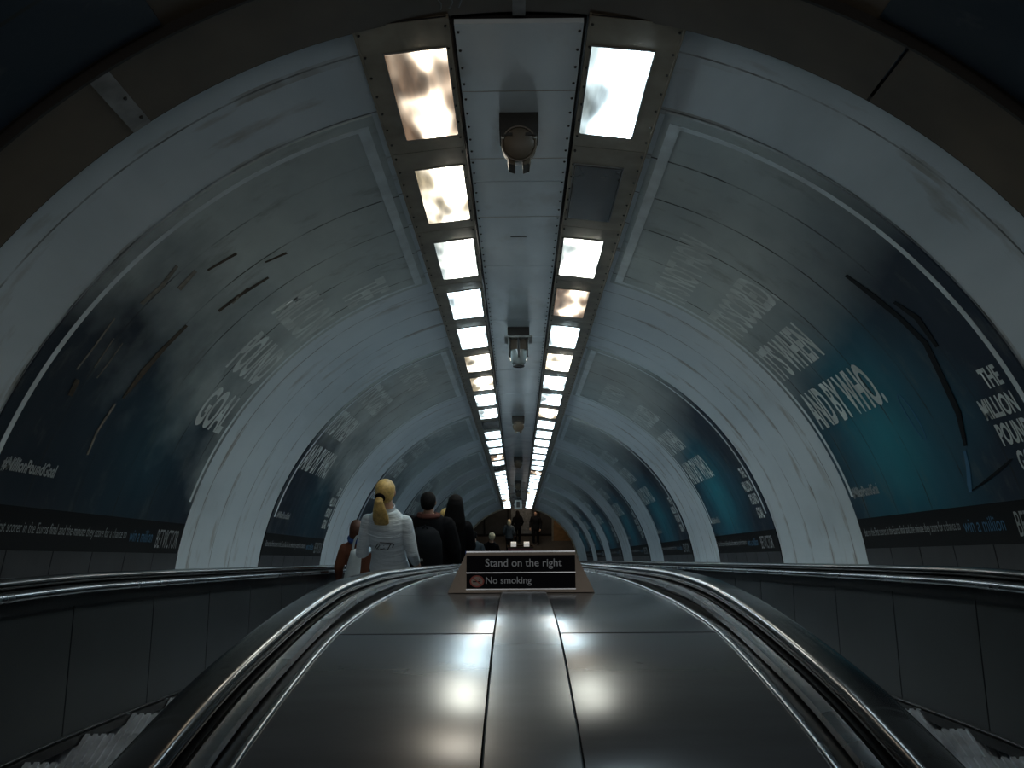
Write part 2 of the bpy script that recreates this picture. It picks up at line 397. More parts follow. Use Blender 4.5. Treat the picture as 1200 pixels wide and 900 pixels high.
# ------------------------------------------------------------------ ceiling fixtures
def make_fixture(s0):
    base = (0, s0, 2.2); e = empty('ceiling_loudspeaker', base)
    b = MB(); b.box(-.098, .098, s0, s0+.17, 2.105, 2.2, M['fixture_dark'])
    for sx in (-1, 1): b.box(sx*.062-.03, sx*.062+.03, s0+.0, s0+.06, 2.075, 2.107, M['fixture_dark'])
    b.build('mounting_box', e, base)
    for sx in (-1, 1):
        t = MB(); t.box(sx*.082-.008, sx*.082+.008, s0+.005, s0+.1, 2.06, 2.107, M['fixture_pale'])
        t.tube([(sx*.082, s0+.004, 2.078), (sx*.082, s0-.006, 2.078)], .008, M['fixture_dark'], 8); t.build('bracket_lug', e, base)
    d = MB(); ax = Vector((0, 1, .32)).normalized(); up = Vector((0, -.32, 1)).normalized(); c = Vector((0, s0+.02, 2.04))
    rings = []
    for (t, r) in ((-.004, .074), (0, .080), (.012, .085), (.13, .088), (.17, .075), (.185, .04)):
        rings.append([c+ax*t+Vector((1, 0, 0))*(r*math.cos(2*PI*k/28))+up*(r*math.sin(2*PI*k/28)) for k in range(28)])
    d.loft(rings, M['fixture_brown']); d.build('drum', e, base)
    r = MB(); rr = []
    for (t, q) in ((-.006, .081), (-.006, .088), (.01, .090), (.01, .083)):
        rr.append([c+ax*t+Vector((1, 0, 0))*(q*math.cos(2*PI*k/28))+up*(q*math.sin(2*PI*k/28)) for k in range(28)])
    r.loft(rr+rr[:1], M['fixture_brown'], caps=False); r.build('rim', e, base)
    p = MB()
    for sx in (-1, 1):
        k = [c+Vector((sx*.018, 0, -.055)), c+Vector((sx*.06, 0, -.045)), c+Vector((sx*.052, 0, -.09)), c+Vector((sx*.02, 0, -.102))]
        p.hexa([v+Vector((0, .03, 0)) for v in k]+[v+Vector((0, .13, 0)) for v in k], M['fixture_brown'])
    p.build('cable_fork', e, base); return e
src = make_fixture(3.92)
tag(src, 'round brown loudspeaker drum under a dark box, nearest on the ceiling', 'loudspeaker', 'fixtures along the ceiling panel')
for i, (s, l) in enumerate(((13.15, 'small dark drum fixture on the ceiling beyond the caged dome'), (18.5, 'dark drum fixture, third of its kind down the ceiling panel'),
                            (24.3, 'dark drum fixture, fourth of its kind down the ceiling panel'), (27.2, 'furthest dark drum fixture down the ceiling panel'))):
    e = copy_tree(src); set_base(e, (0, s, 2.2)); tag(e, l, 'loudspeaker', 'fixtures along the ceiling panel')
s0 = 7.95; base = (0, s0, 2.2); e = empty('caged_dome_lamp', base)
b = MB(); b.box(-.105, .105, s0, s0+.2, 2.11, 2.2, M['fixture_dark']); b.build('mounting_box', e, base)
b = MB(); b.box(-.135, .135, s0-.02, s0+.24, 2.092, 2.11, M['fixture_pale']); b.build('base_plate', e, base)
for x in (-.085, 0, .085):
    b = MB(); b.tube([(x, s0-.004, 2.095), (x, s0-.004, 1.9)], .011, M['fixture_dark'], 8)
    b.tube([(x, s0-.004, 2.09), (x, s0-.004, 2.07)], .016, M['fixture_dark'], 8); b.build('rod', e, base)
b = MB(); b.box(-.09, .09, s0+.05, s0+.2, 1.99, 2.092, M['fixture_brown']); b.build('lamp_body', e, base)
b = MB(); b.loft([[(r*math.cos(2*PI*k/20), s0+.12+r*math.sin(2*PI*k/20), z) for k in range(20)] for r, z in ((.085, 1.99), (.085, 1.93), (.075, 1.88), (.05, 1.85), (.02, 1.838))], M['globe'])
b.build('dome', e, base)
b = MB(); b.tube([(.05*math.cos(2*PI*k/16), s0+.12+.05*math.sin(2*PI*k/16), 1.838) for k in range(17)], .008, M['fixture_dark'], 6); b.build('guard_ring', e, base)
tag(e, 'cloudy dome lamp behind three dark rods, hung on the ceiling panel', 'lamp')
s0 = 30.2; base = (0, s0, 2.2); e = empty('hanging_sign', base)
b = MB(); b.box(-.13, .13, s0, s0+.04, 1.75, 2.05, M['fixture_pale']); b.box(-.06, .06, s0-.01, s0, 1.8, 2.0, M['fixture_dark']); b.build('plate', e, base)
b = MB(); b.tube([(-.08, s0+.02, 2.05), (-.08, s0+.02, 2.2)], .008, M['fixture_dark'], 6); b.tube([(.08, s0+.02, 2.05), (.08, s0+.02, 2.2)], .008, M['fixture_dark'], 6); b.build('hanger', e, base)
tag(e, 'small pale sign with a dark centre hung far down the ceiling', 'sign')

# ------------------------------------------------------------------ posters on the vault
PLEN = 2.62; RP = R-.010; RT = RP-.0025
def streak(mb, side, pts, w, r, mat):
    """ragged strip of residue along the wall; pts = (s, angle)"""
    rows = []
    for i, (s, t) in enumerate(pts):
        k = w*(.35+.65*math.sin(PI*(i+.5)/len(pts)))*random.uniform(.7, 1.3)
        rows.append([polar(side*t, s-k/2, r), polar(side*t, s+k/2, r), polar(side*t, s+k/2, r+.002), polar(side*t, s-k/2, r+.002)])
    mb.loft(rows, mat, smooth=False)
def make_poster(side, s0, near=False, detail=2, left_first=False):
    base = polar(side*81, s0, RP); e = empty('poster', base)
    def part(name, mb): return mb.build(name, e, base)
    a = lambda t0, t1: sorted((side*t0, side*t1))
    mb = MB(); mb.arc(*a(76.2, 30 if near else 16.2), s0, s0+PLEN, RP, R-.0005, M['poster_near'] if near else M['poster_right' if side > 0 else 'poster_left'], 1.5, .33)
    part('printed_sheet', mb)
    mb = MB(); mb.arc(*a(81.1, 76.2), s0, s0+PLEN, RP, R-.0005, M['black_print'], 1.5); part('footer_band', mb)
    mb = MB()
    for k in range(6):
        mb.arc(*a(84.1, 81.1), s0+PLEN*k/6+.004, s0+PLEN*(k+1)/6-.004, RP-.004, R-.0005, M['base_panel'], 1.5)
    part('base_panel', mb)
    if near: return e
    mb = MB()
    mb.arc(*a(72.5, 17.1), s0+.085, s0+.12, RT, RP-.0003, M['white_print'], 1.5)
    mb.arc(*a(72.5, 17.1), s0+PLEN-.085, s0+PLEN-.05, RT, RP-.0003, M['white_print'], 1.5)
    mb.arc(*a(18.3, 17.0), s0+.085, s0+PLEN-.05, RT-.0004, RP-.0003, M['white_print'], .6)
    part('border_line', mb)
    d = s0-3.85
    def T(txt, sa, sb, t0, t1, mat='text_print', bold=.032, name='lettering'):
        return text_on_wall(glyphs(txt, bold), side, sa+d, sb+d, t0, t1, RT, name, M[mat], e, base)
    if side > 0 or not left_first:
        fl = (lambda s: s) if side > 0 else (lambda s: 10.30-s)
        for txt, sb, t0, t1 in (("IT'S NOT HOW", 5.12, 23.5, 29.6), ("IT'S SCORED.", 5.28, 33.7, 40.6), ("IT'S WHEN", 5.45, 43.6, 50.7), ("AND BY WHO.", 5.15, 53.8, 60.7)):
            T(txt, fl(6.31), fl(sb), t0, t1)
        if side > 0:
            for txt, sa, t0, t1 in (("THE", 4.17, 61.2, 63.6), ("MILLION", 4.32, 64.4, 66.9), ("POUND", 4.29, 67.5, 70.1), ("GOAL", 4.23, 70.8, 73.4)):
                T(txt, sa, 4.02, t0, t1)
        else:
            for txt, sa, t0, t1 in (("THE", 6.14, 61.2, 63.6), ("MILLION", 6.0, 64.4, 66.9), ("POUND", 6.03, 67.5, 70.1), ("GOAL", 6.08, 70.8, 73.4)):
                T(txt, sa, 6.3, t0, t1)
    else:
        for txt, sa, t0, t1 in (("THE", 5.98, 22.6, 30.2), ("MILLION", 5.52, 32.8, 40.3), ("POUND", 5.65, 43, 50.8), ("GOAL", 5.77, 53.6, 60.6)):
            T(txt, sa, 6.31, t0, t1)
    if side > 0: T('#MillionPoundGoal', 6.38, 5.92, 71.0, 72.9, 'dim_print')
    else: T('#MillionPoundGoal', 4.02, 4.49, 71.0, 72.7, 'dim_print')
    line = 'Bet on the first scorer in the Euros final and the minute they score for a chance to'
    if side > 0:
        T(line, 6.40, 5.02, 77.8, 79.5, 'dim_print', .0); T('win a million', 4.98, 4.56, 77.7, 79.5, 'blue_print', .0); T('BETVICTOR', 4.45, 4.02, 77.4, 80.3, 'dim_print', 0, 'logo')
    else:
        T(line, 3.93, 5.55, 77.8, 79.5, 'dim_print', .0); T('win a million', 5.6, 5.95, 77.7, 79.5, 'blue_print', .0); T('BETVICTOR', 6.02, 6.40, 77.4, 80.3, 'dim_print', 0, 'logo')
    return e
def near_poster(side, label):
    e = make_poster(side, .13, near=True); tag(e, label, 'poster'); return e
near_poster(-1, 'dark blue poster above the brown arch at the upper left corner')
near_poster(1, 'dark blue poster beyond the brown arch at the upper right corner')
starts = [3.85, 8.56, 12.85, 17.05, 21.45, 25.75, 30.05]
ordn = ['nearest', 'second', 'third', 'fourth', 'fifth', 'sixth', 'furthest']
L1 = make_poster(-1, 3.85, left_first=True)
tag(L1, 'nearest blue poster on the left wall, torn, with GOAL lettering', 'poster', 'posters on the left wall')
R1 = make_poster(1, 3.85)
tag(R1, 'nearest teal poster on the right wall, reading AND BY WHO', 'poster', 'posters on the right wall')
L2 = make_poster(-1, starts[1])
tag(L2, 'second blue poster along the left wall, beside the white-shirted woman', 'poster', 'posters on the left wall')
for i in range(1, 7):
    for side, word in ((-1, 'left'), (1, 'right')):
        if side < 0 and i == 1: continue
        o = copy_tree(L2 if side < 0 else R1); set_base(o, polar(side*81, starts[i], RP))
        tag(o, '%s blue poster down the tunnel on the %s wall' % (ordn[i], word), 'poster', 'posters on the %s wall' % word)
# worn places on the two nearest posters
base = polar(-81, 3.85, RP); mb = MB()
for pts, w in (([(4.25, 44), (4.3, 47), (4.28, 50)], .05), ([(4.42, 43), (4.45, 46)], .06), ([(4.18, 53), (4.2, 57), (4.19, 60)], .02), ([(4.3, 55), (4.32, 59)], .015),
               ([(4.4, 55), (4.41, 58), (4.4, 60)], .015), ([(4.72, 62), (4.7, 66), (4.72, 69)], .03), ([(5.0, 40), (5.02, 43)], .03)):
    mb = MB(); streak(mb, -1, pts, w, RT, M['torn']); mb.build('torn_patch', L1, base)
for pts, w in (([(4.82, 49), (4.8, 53), (4.78, 57), (4.76, 61)], .05), ([(4.55, 38), (4.5, 42)], .03), ([(5.05, 37), (5.0, 42), (4.98, 45)], .05), ([(4.9, 33), (4.85, 36)], .03), ([(4.25, 61), (4.27, 63)], .05)):
    mb = MB(); streak(mb, -1, pts, w, RT-.0004, M['rust']); mb.build('rust_mark', L1, base)
base = polar(81, 3.85, RP); mb = MB()
ring = [(5.0+.045*math.cos(2*PI*k/24), 63.6+3.4*math.sin(2*PI*k/24)) for k in range(25)]
mb.loft([[polar(t, s, RT), polar(t, s+.012, RT), polar(t, s+.012, RT+.002), polar(t, s, RT+.002)] for s, t in ring], M['blue_print'], smooth=False)
mb.build('printed_ring', R1, base)
mb = MB()
for pts, w in (([(4.5, 44), (4.47, 48), (4.43, 52), (4.4, 56), (4.47, 60), (4.53, 65), (4.63, 69)], .07), ([(4.36, 50), (4.3, 53), (4.33, 57)], .05), ([(4.78, 74.5), (4.6, 73.6), (4.4, 72.4), (4.28, 71.6)], .05)):
    mb = MB(); streak(mb, 1, pts, w, RT, M['black_print']); mb.build('printed_figure', R1, base)
mb = MB(); streak(mb, 1, [(4.66, 69.5), (4.7, 71.5), (4.76, 73.6), (4.78, 74.6)], .04, RT-.0004, M['blue_print']); 
mb.build('printed_boot', R1, base)

# ------------------------------------------------------------------ escalators
PTS = [(-2., -2.1), (-1., -1.53), (0., -.962), (.5, -.69), (1., -.468), (1.454, -.318), (1.69, -.255), (2.18, -.164), (2.79, -.088), (3.58, -.05), (4.6, -.040), (5.5, -.038), (9., -.038), (40., -.038)]
def P(s):
    for i in range(len(PTS)-1):
        if PTS[i][0] <= s <= PTS[i+1][0]: break
    def tan(k):
        if k == 0 or k == len(PTS)-1:
            k2 = 1 if k == 0 else len(PTS)-1
            return (PTS[k2][1]-PTS[k2-1][1])/(PTS[k2][0]-PTS[k2-1][0])
        h0 = PTS[k][0]-PTS[k-1][0]; h1 = PTS[k+1][0]-PTS[k][0]
        d0 = (PTS[k][1]-PTS[k-1][1])/h0; d1 = (PTS[k+1][1]-PTS[k][1])/h1
        return (d0*h1+d1*h0)/(h0+h1)
    (a, ya), (b, yb) = PTS[i], PTS[i+1]; h = b-a; t = (s-a)/h
    return ya*(1+2*t)*(1-t)**2 + tan(i)*h*t*(1-t)**2 + yb*t*t*(3-2*t) + tan(i+1)*h*t*t*(t-1)
DPTS = [(-2., -2.16), (-1., -1.59), (0., -1.02), (.5, -.748), (1., -.53), (1.55, -.345), (1.94, -.26), (2.36, -.192), (2.8, -.156), (3.36, -.131), (4.04, -.112), (5., -.099), (7., -.095), (40., -.095)]
def PD(s):
    global PTS
    keep = PTS; PTS = DPTS; v = P(s); PTS = keep; return v
def srange(a, b):
    out = [a]; s = a
    while s < b-1e-6:
        s += .12 if s < 6 else 1.5
        out.append(min(s, b))
    return out
def sweep(mb, prof, a, b, mat, off=0., smooth=True, line=None):
    """run a cross-section (x, n) down the incline following the balustrade line"""
    mb.loft([[(x, s, n+(line or P)(s)+off) for x, n in prof] for s in srange(a, b)], mat, smooth=smooth)
def rect(x0, x1, n0, n1): return [(x0, n0), (x1, n0), (x1, n1), (x0, n1)]
def rail_section(c, w, top, h):
    out = []
    for k in range(20):
        t = 2*PI*k/20; cx, sy = math.cos(t), math.sin(t)
        out.append((c + w/2*math.copysign(abs(cx)**.6, cx), top-h/2 + h/2*math.copysign(abs(sy)**.75, sy)))
    return out
FLOOR = -.74+.038    # skirting foot below the balustrade line
S0, S1 = -1.5, S_END-1.0
XI, XO = .645, 1.965
for side, word in ((-1, 'left'), (1, 'right')):
    base = (side*1.3, 3., -.85); e = empty('escalator', base)
    def part(name, mb): return mb.build(name, e, base)
    for c in (XI, XO):
        mb = MB(); sweep(mb, rail_section(side*c, .088, .0, .044), S0, S1, M['rubber'], 0, True); part('handrail', mb)
        inn = -1 if c == XI else -1
        # metal guide below the rubber and the dark channel under it
        mb = MB(); sweep(mb, rect(side*(c-.052), side*(c+.046), -.058, -.044), S0, S1, M['dark_steel'])
        part('rail_guide', mb)
    # inner balustrade: low wall between steps and deck
    mb = MB(); sweep(mb, rect(side*.60, side*.69, -.90, -.05), S0, S1, M['panel']); part('inner_balustrade', mb)
    mb = MB(); sweep(mb, rect(side*.553, side*.583, -.058, -.042), S0, S1, M['trim']); part('rail_moulding', mb)
    # outer balustrade
    mb = MB(); sweep(mb, rail_section(side*1.912, .034, -.052, .032), S0, S1, M['trim'], 0, True); part('rail_moulding', mb)
    mb = MB(); sweep(mb, rect(side*1.925, side*2.02, -.135, -.056), S0, S1, M['dark_steel']); part('rail_plinth', mb)
    k = 0; s = 3.8-.83*6
    while s < S1:
        a, b = max(s, S0), min(s+.83, S1)
        if b > a+.05:
            mb = MB(); sweep(mb, rect(side*1.945, side*1.985, FLOOR+.025, -.125), a+.005, b-.005, M['panel']); part('balustrade_panel', mb)
        s += .83
    mb = MB(); sweep(mb, rect(side*1.96, side*1.99, FLOOR+.02, -.12), S0, S1, M['gap']); part('backing', mb)
    mb = MB(); sweep(mb, rail_section(side*1.94, .022, FLOOR+.03, .010), S0, S1, M['dark_steel'], 0, True); part('skirting_bead', mb)
    mb = MB(); sweep(mb, rect(side*1.915, side*1.945, FLOOR-.02, FLOOR+.018), S0, S1, M['dark_steel']); part('skirting', mb)
    # steps: level treads with a rise of 0.23 on the incline
    sm = MB()
    ts, tn = .4*math.cos(PI/6), .4*math.sin(PI/6)
    def tp(y, z): return (y*math.cos(PI/6)-z*math.sin(PI/6), y*math.sin(PI/6)+z*math.cos(PI/6))
    x0, x1 = sorted((side*.70, side*2.08))
    prof = [(0, -.24), (0, 0)]
    g = 14
    rows = []
    nx = 40
    for i in range(nx):
        xa = x0+(x1-x0)*i/nx; xb = xa+(x1-x0)/nx*.55
        a0 = tp(0, .006); a1 = tp(.402, .006); b0 = tp(0, -.004); b1 = tp(.402, -.004)
        sm.hexa([(xa, b0[0], b0[1]), (xb, b0[0], b0[1]), (xb, b1[0], b1[1]), (xa, b1[0], b1[1]), (xa, a0[0], a0[1]), (xb, a0[0], a0[1]), (xb, a1[0], a1[1]), (xa, a1[0], a1[1])], M['step'])
    q = [tp(0, -.003), tp(.40, -.003), tp(.40, -.23), tp(.38, -.23), tp(.38, -.03), tp(0, -.03)]
    sm.loft([[(xx, a, b) for a, b in q] for xx in (x0, x1)], M['step'], smooth=False)
    src = None
    for k in range(-3, 70):
        sb = 2.66+.4619*k; drop = P(sb)+.038
        if sb > S1-.4: break
        if src is None:
            src = sm.build('step', e, (0, 0, 0)); o = src
        else:
            o = src.copy(); C.objects.link(o); o.parent = e
        o.location = Vector((0, sb, -.922+drop))-Vector(base)
    mb = MB(); mb.loft([[(x0, s, -1.24+P(s)), (x1, s, -1.24+P(s)), (x1, s, -1.28+P(s)), (x0, s, -1.28+P(s))] for s in srange(S0, S1)], M['gap'], smooth=False); part('truss_cover', mb)
    tag(e, 'escalator running down along the %s wall, %s' % (word, 'carrying the woman in the white shirt' if side < 0 else 'empty, beside the teal posters'), 'escalator')
    # ledge between the outer handrail and the wall
    mb = MB(); a, b = sorted((side*2.01, side*2.60)); sweep(mb, rect(a, b, -.09, -.045), S0, S1, M['dark_steel'])
    struct(mb.build('trim_%d' % (3 if side < 0 else 4)))
# deck between the escalators
base = (0, 3., -.2); e = empty('escalator_deck', base); DD = 0.
cuts = [S0, -.64, .36, 1.36, 2.36, 3.36, 4.36, 6.36, 8.36] + [8.36+4*k for k in range(1, 7)] + [S1]
for sx in (-1, 1):
    for a, b in zip(cuts, cuts[1:]):
        mb = MB(); xs = sorted((sx*.090, sx*.508)); sweep(mb, rect(xs[0], xs[1], -.02, 0), a+.006, b-.006, M['deck'], DD, True, PD); mb.build('deck_panel', e, base)
    mb = MB(); sweep(mb, rail_section(sx*.513, .016, .006, .016), S0, S1, M['trim'], DD, True, PD); mb.build('edge_trim', e, base)
    mb = MB(); sweep(mb, [(sx*.521, -.03), (sx*.60, -.03), (sx*.60, -.014), (sx*.521, -.008)], S0, S1, M['dark_steel'], DD, True, PD); mb.build('side_channel', e, base)
mb = MB(); sweep(mb, [(-.086, -.004), (.086, -.004), (.086, .006), (.083, .0085), (-.083, .0085), (-.086, .006)], S0, 3.42, M['strip'], DD, True, PD); mb.build('centre_strip', e, base)
mb = MB(); sweep(mb, [(-.086, -.004), (.086, -.004), (.086, .006), (.083, .0085), (-.083, .0085), (-.086, .006)], 3.56, S1, M['strip'], DD, True, PD); mb.build('centre_strip', e, base)
mb = MB(); sweep(mb, rect(-.6, .6, -.06, -.022), S0, S1, M['gap'], DD, True, PD); mb.build('backing', e, base)
tag(e, 'steel deck between the two escalators with a raised centre strip', 'escalator deck')

# ------------------------------------------------------------------ sign on the deck
SS = 3.45; SN = PD(SS)+.002; base = (-.011, SS, SN); e = empty('notice_sign', base)
UPV = Vector((0, 0, .88)); BK = Vector((0, 1, 0))
def sp(x, h, d=0): return Vector(base)+Vector((x*1.095, 0, 0))+UPV*h+BK*d
mb = MB()
fr = [sp(-.264, 0), sp(.264, 0), sp(.196, .178), sp(-.196, .178)]
bk = [sp(-.264, -.03, .09), sp(.264, -.03, .09), sp(.196, .178, .05), sp(-.196, .178, .05)]
mb.hexa(fr+bk, M['sign_frame']); mb.build('housing', e, base)
mb = MB(); mb.hexa([sp(-.197, .176, -.004), sp(.197, .176, -.004), sp(.197, .182, -.004), sp(-.197, .182, -.004), sp(-.197, .176, .054), sp(.197, .176, .054), sp(.197, .182, .054), sp(-.197, .182, .054)], M['trim']); mb.build('top_edge', e, base)
for h0, h1 in ((.090, .163), (.018, .084)):
    mb = MB(); mb.hexa([sp(-.196, h0, -.004), sp(.196, h0, -.004), sp(.196, h1, -.004), sp(-.196, h1, -.004), sp(-.196, h0, .004), sp(.196, h0, .004), sp(.196, h1, .004), sp(-.196, h1, .004)], M['sign_face']); mb.build('sign_panel', e, base)
mb = MB(); mb.hexa([sp(-.197, .085, -.006), sp(.197, .085, -.006), sp(.197, .089, -.006), sp(-.197, .089, -.006), sp(-.197, .085, .004), sp(.197, .085, .004), sp(.197, .089, .004), sp(-.197, .089, .004)], M['trim'])
mb.hexa([sp(-.197, .013, -.006), sp(.197, .013, -.006), sp(.197, .017, -.006), sp(-.197, .017, -.006), sp(-.197, .013, .004), sp(.197, .013, .004), sp(.197, .017, .004), sp(-.197, .017, .004)], M['trim']); mb.build('divider', e, base)
def sign_text(txt, x0, x1, h0, h1, mat, name='lettering'):
    bm = glyphs(txt, .004); xs = [v.co.x for v in bm.verts]; ys = [v.co.y for v in bm.verts]
    for v in bm.verts:
        u = (v.co.x-min(xs))/(max(xs)-min(xs)); w = (v.co.y-min(ys))/(max(ys)-min(ys)); 
    X0, X1, Y0, Y1 = min(xs), max(xs), min(ys), max(ys)
    for v in bm.verts:
        v.co = sp(x0+(x1-x0)*(v.co.x-X0)/(X1-X0), h0+(h1-h0)*(v.co.y-Y0)/(Y1-Y0), -.006)-Vector(base)
    me = bpy.data.meshes.new(name); bm.to_mesh(me); bm.free(); me.materials.append(mat); link(name, me, e, base)
sign_text('Stand on the right', -.128, .148, .102, .148, M['sign_text'])
sign_text('No smoking', -.126, .038, .030, .069, M['sign_text'])
def disc(r0, r1, d, mat, name, parent, cx=-.158, ch=.050):
    mb = MB()
    a = [sp(cx+r1*math.cos(2*PI*k/28), ch+r1*math.sin(2*PI*k/28), d) for k in range(28)]
    if r0: b = [sp(cx+r0*math.cos(2*PI*k/28), ch+r0*math.sin(2*PI*k/28), d) for k in range(28)]
    else: b = None
    if b: mb.loft([a, b], mat, caps=False, smooth=False)
    else: k0 = mb.add(a); mb.face(range(k0, k0+28), mat)
    return mb
m1 = disc(0, .021, -.0055, M['sign_pale'], '', e)
sym = m1.build('no_smoking_symbol', e, base)
m2 = disc(.0205, .026, -.0062, M['sign_red'], '', e)
c, s_ = math.cos(-PI/4), math.sin(-PI/4)
k = m2.add([sp(-.158+x*c-y*s_, .050+x*s_+y*c, -.0068) for x, y in ((-.022, -.0022), (.022, -.0022), (.022, .0022), (-.022, .0022))]); m2.face(range(k, k+4), M['sign_red'])
m2.build('red_ring', sym, base)
m3 = MB(); k = m3.add([sp(-.158+x, .050+y, -.0064) for x, y in ((-.015, -.004), (.013, -.004), (.013, .001), (-.015, .001))]); m3.face(range(k, k+4), M['black_print'])
m3.tube([sp(-.158+.012, .052, -.0064), sp(-.158+.008, .058, -.0064), sp(-.158+.012, .064, -.0064)], .0012, M['black_print'], 6); m3.build('cigarette', sym, base)
tag(e, 'dark notice reading Stand on the right, on the steel deck', 'sign')

# ------------------------------------------------------------------ people
def ellring(c, t, rx, ry, seg=16, xax=Vector((1, 0, 0))):
    t = t.normalized(); a = (xax - t*xax.dot(t))
    a = a.normalized() if a.length > .05 else t.orthogonal().normalized()
    b = t.cross(a)
    return [c + a*(rx*math.cos(2*PI*k/seg)) + b*(ry*math.sin(2*PI*k/seg)) for k in range(seg)]
def limb(mb, pts, rads, mat, seg=14):
    """tapering limb through joints, rounded at both ends"""
    pts = [Vector(p) for p in pts]; rr = [(r, r) if isinstance(r, (int, float)) else r for r in rads]
    P2, R2 = [], []
    for i in range(len(pts)-1):
        n = 5
        for k in range(n):
            u = k/n; P2.append(pts[i].lerp(pts[i+1], u)); R2.append(tuple(rr[i][q]*(1-u)+rr[i+1][q]*u for q in (0, 1)))
    P2.append(pts[-1]); R2.append(rr[-1])
    t0 = (P2[1]-P2[0]).normalized(); t1 = (P2[-1]-P2[-2]).normalized()
    rings = []
    for f, q in ((.95, .3), (.6, .8)): rings.append(ellring(P2[0]-t0*min(R2[0])*f, t0, R2[0][0]*q, R2[0][1]*q, seg))
    for i, p in enumerate(P2):
        t = P2[min(i+1, len(P2)-1)]-P2[max(i-1, 0)]
        rings.append(ellring(p, t, *R2[i], seg))
    for f, q in ((.6, .8), (.95, .3)): rings.append(ellring(P2[-1]+t1*min(R2[-1])*f, t1, R2[-1][0]*q, R2[-1][1]*q, seg))
    mb.loft(rings, mat)
def ball(mb, c, r, mat, seg=16, nr=10):
    c = Vector(c); rings = []
    for i in range(nr+1):
        t = -PI/2+PI*(i+.02 if i == 0 else (i-.02 if i == nr else i))/nr
        rings.append([c+Vector((r[0]*math.cos(t)*math.cos(2*PI*k/seg), r[1]*math.cos(t)*math.sin(2*PI*k/seg), r[2]*math.sin(t))) for k in range(seg)])
    mb.loft(rings, mat)
def fuse(mb, name, parent, voxel, smooth=4):
    """merge overlapping pieces into one continuous smooth surface"""
    o = mb.build(name, parent, (0, 0, 0), 'world'); me0 = o.data
    md = o.modifiers.new('r', 'REMESH'); md.mode = 'VOXEL'; md.voxel_size = voxel; md.use_smooth_shade = True
    sm = o.modifiers.new('s', 'SMOOTH'); sm.iterations = smooth; sm.factor = .5
    bpy.context.view_layer.update()
    me = bpy.data.meshes.new_from_object(o.evaluated_get(bpy.context.evaluated_depsgraph_get()))
    o.modifiers.clear(); o.data = me; bpy.data.meshes.remove(me0); me.name = name
    for m in mb.mats:
        if m.name not in [x.name for x in me.materials if x]: me.materials.append(m)
    return o
def hand(mb, wrist, direction, palm_n, k, mat, side):
    """palm, four unequal curled fingers and a thumb off the side of the palm"""
    w = Vector(wrist); d = Vector(direction).normalized(); n = Vector(palm_n); n = (n-d*n.dot(d)).normalized(); b = d.cross(n)*side
    limb(mb, [w, w+d*.04*k, w+d*.085*k], [.023*k, (.034*k, .016*k), (.040*k, .015*k)], mat, 10)
    for i, L in enumerate((.070, .080, .074, .058)):
        r0 = w+d*.085*k+b*((.030-.02*i)*k); q = [r0]
        for j, (f, c) in enumerate(((.45, .25), (.32, .8), (.23, 1.3))):
            q.append(q[-1]+(d*math.cos(c)+n*math.sin(c))*L*f*k)
        limb(mb, q, [.0095*k, .009*k, .0082*k, .0072*k], mat, 8)
    t0 = w+d*.03*k+b*.026*k
    limb(mb, [t0, t0+(d*.7+b*.7+n*.2)*.034*k, t0+(d*.95+b*.75+n*.5)*.056*k], [.013*k, .011*k, .009*k], mat, 8)

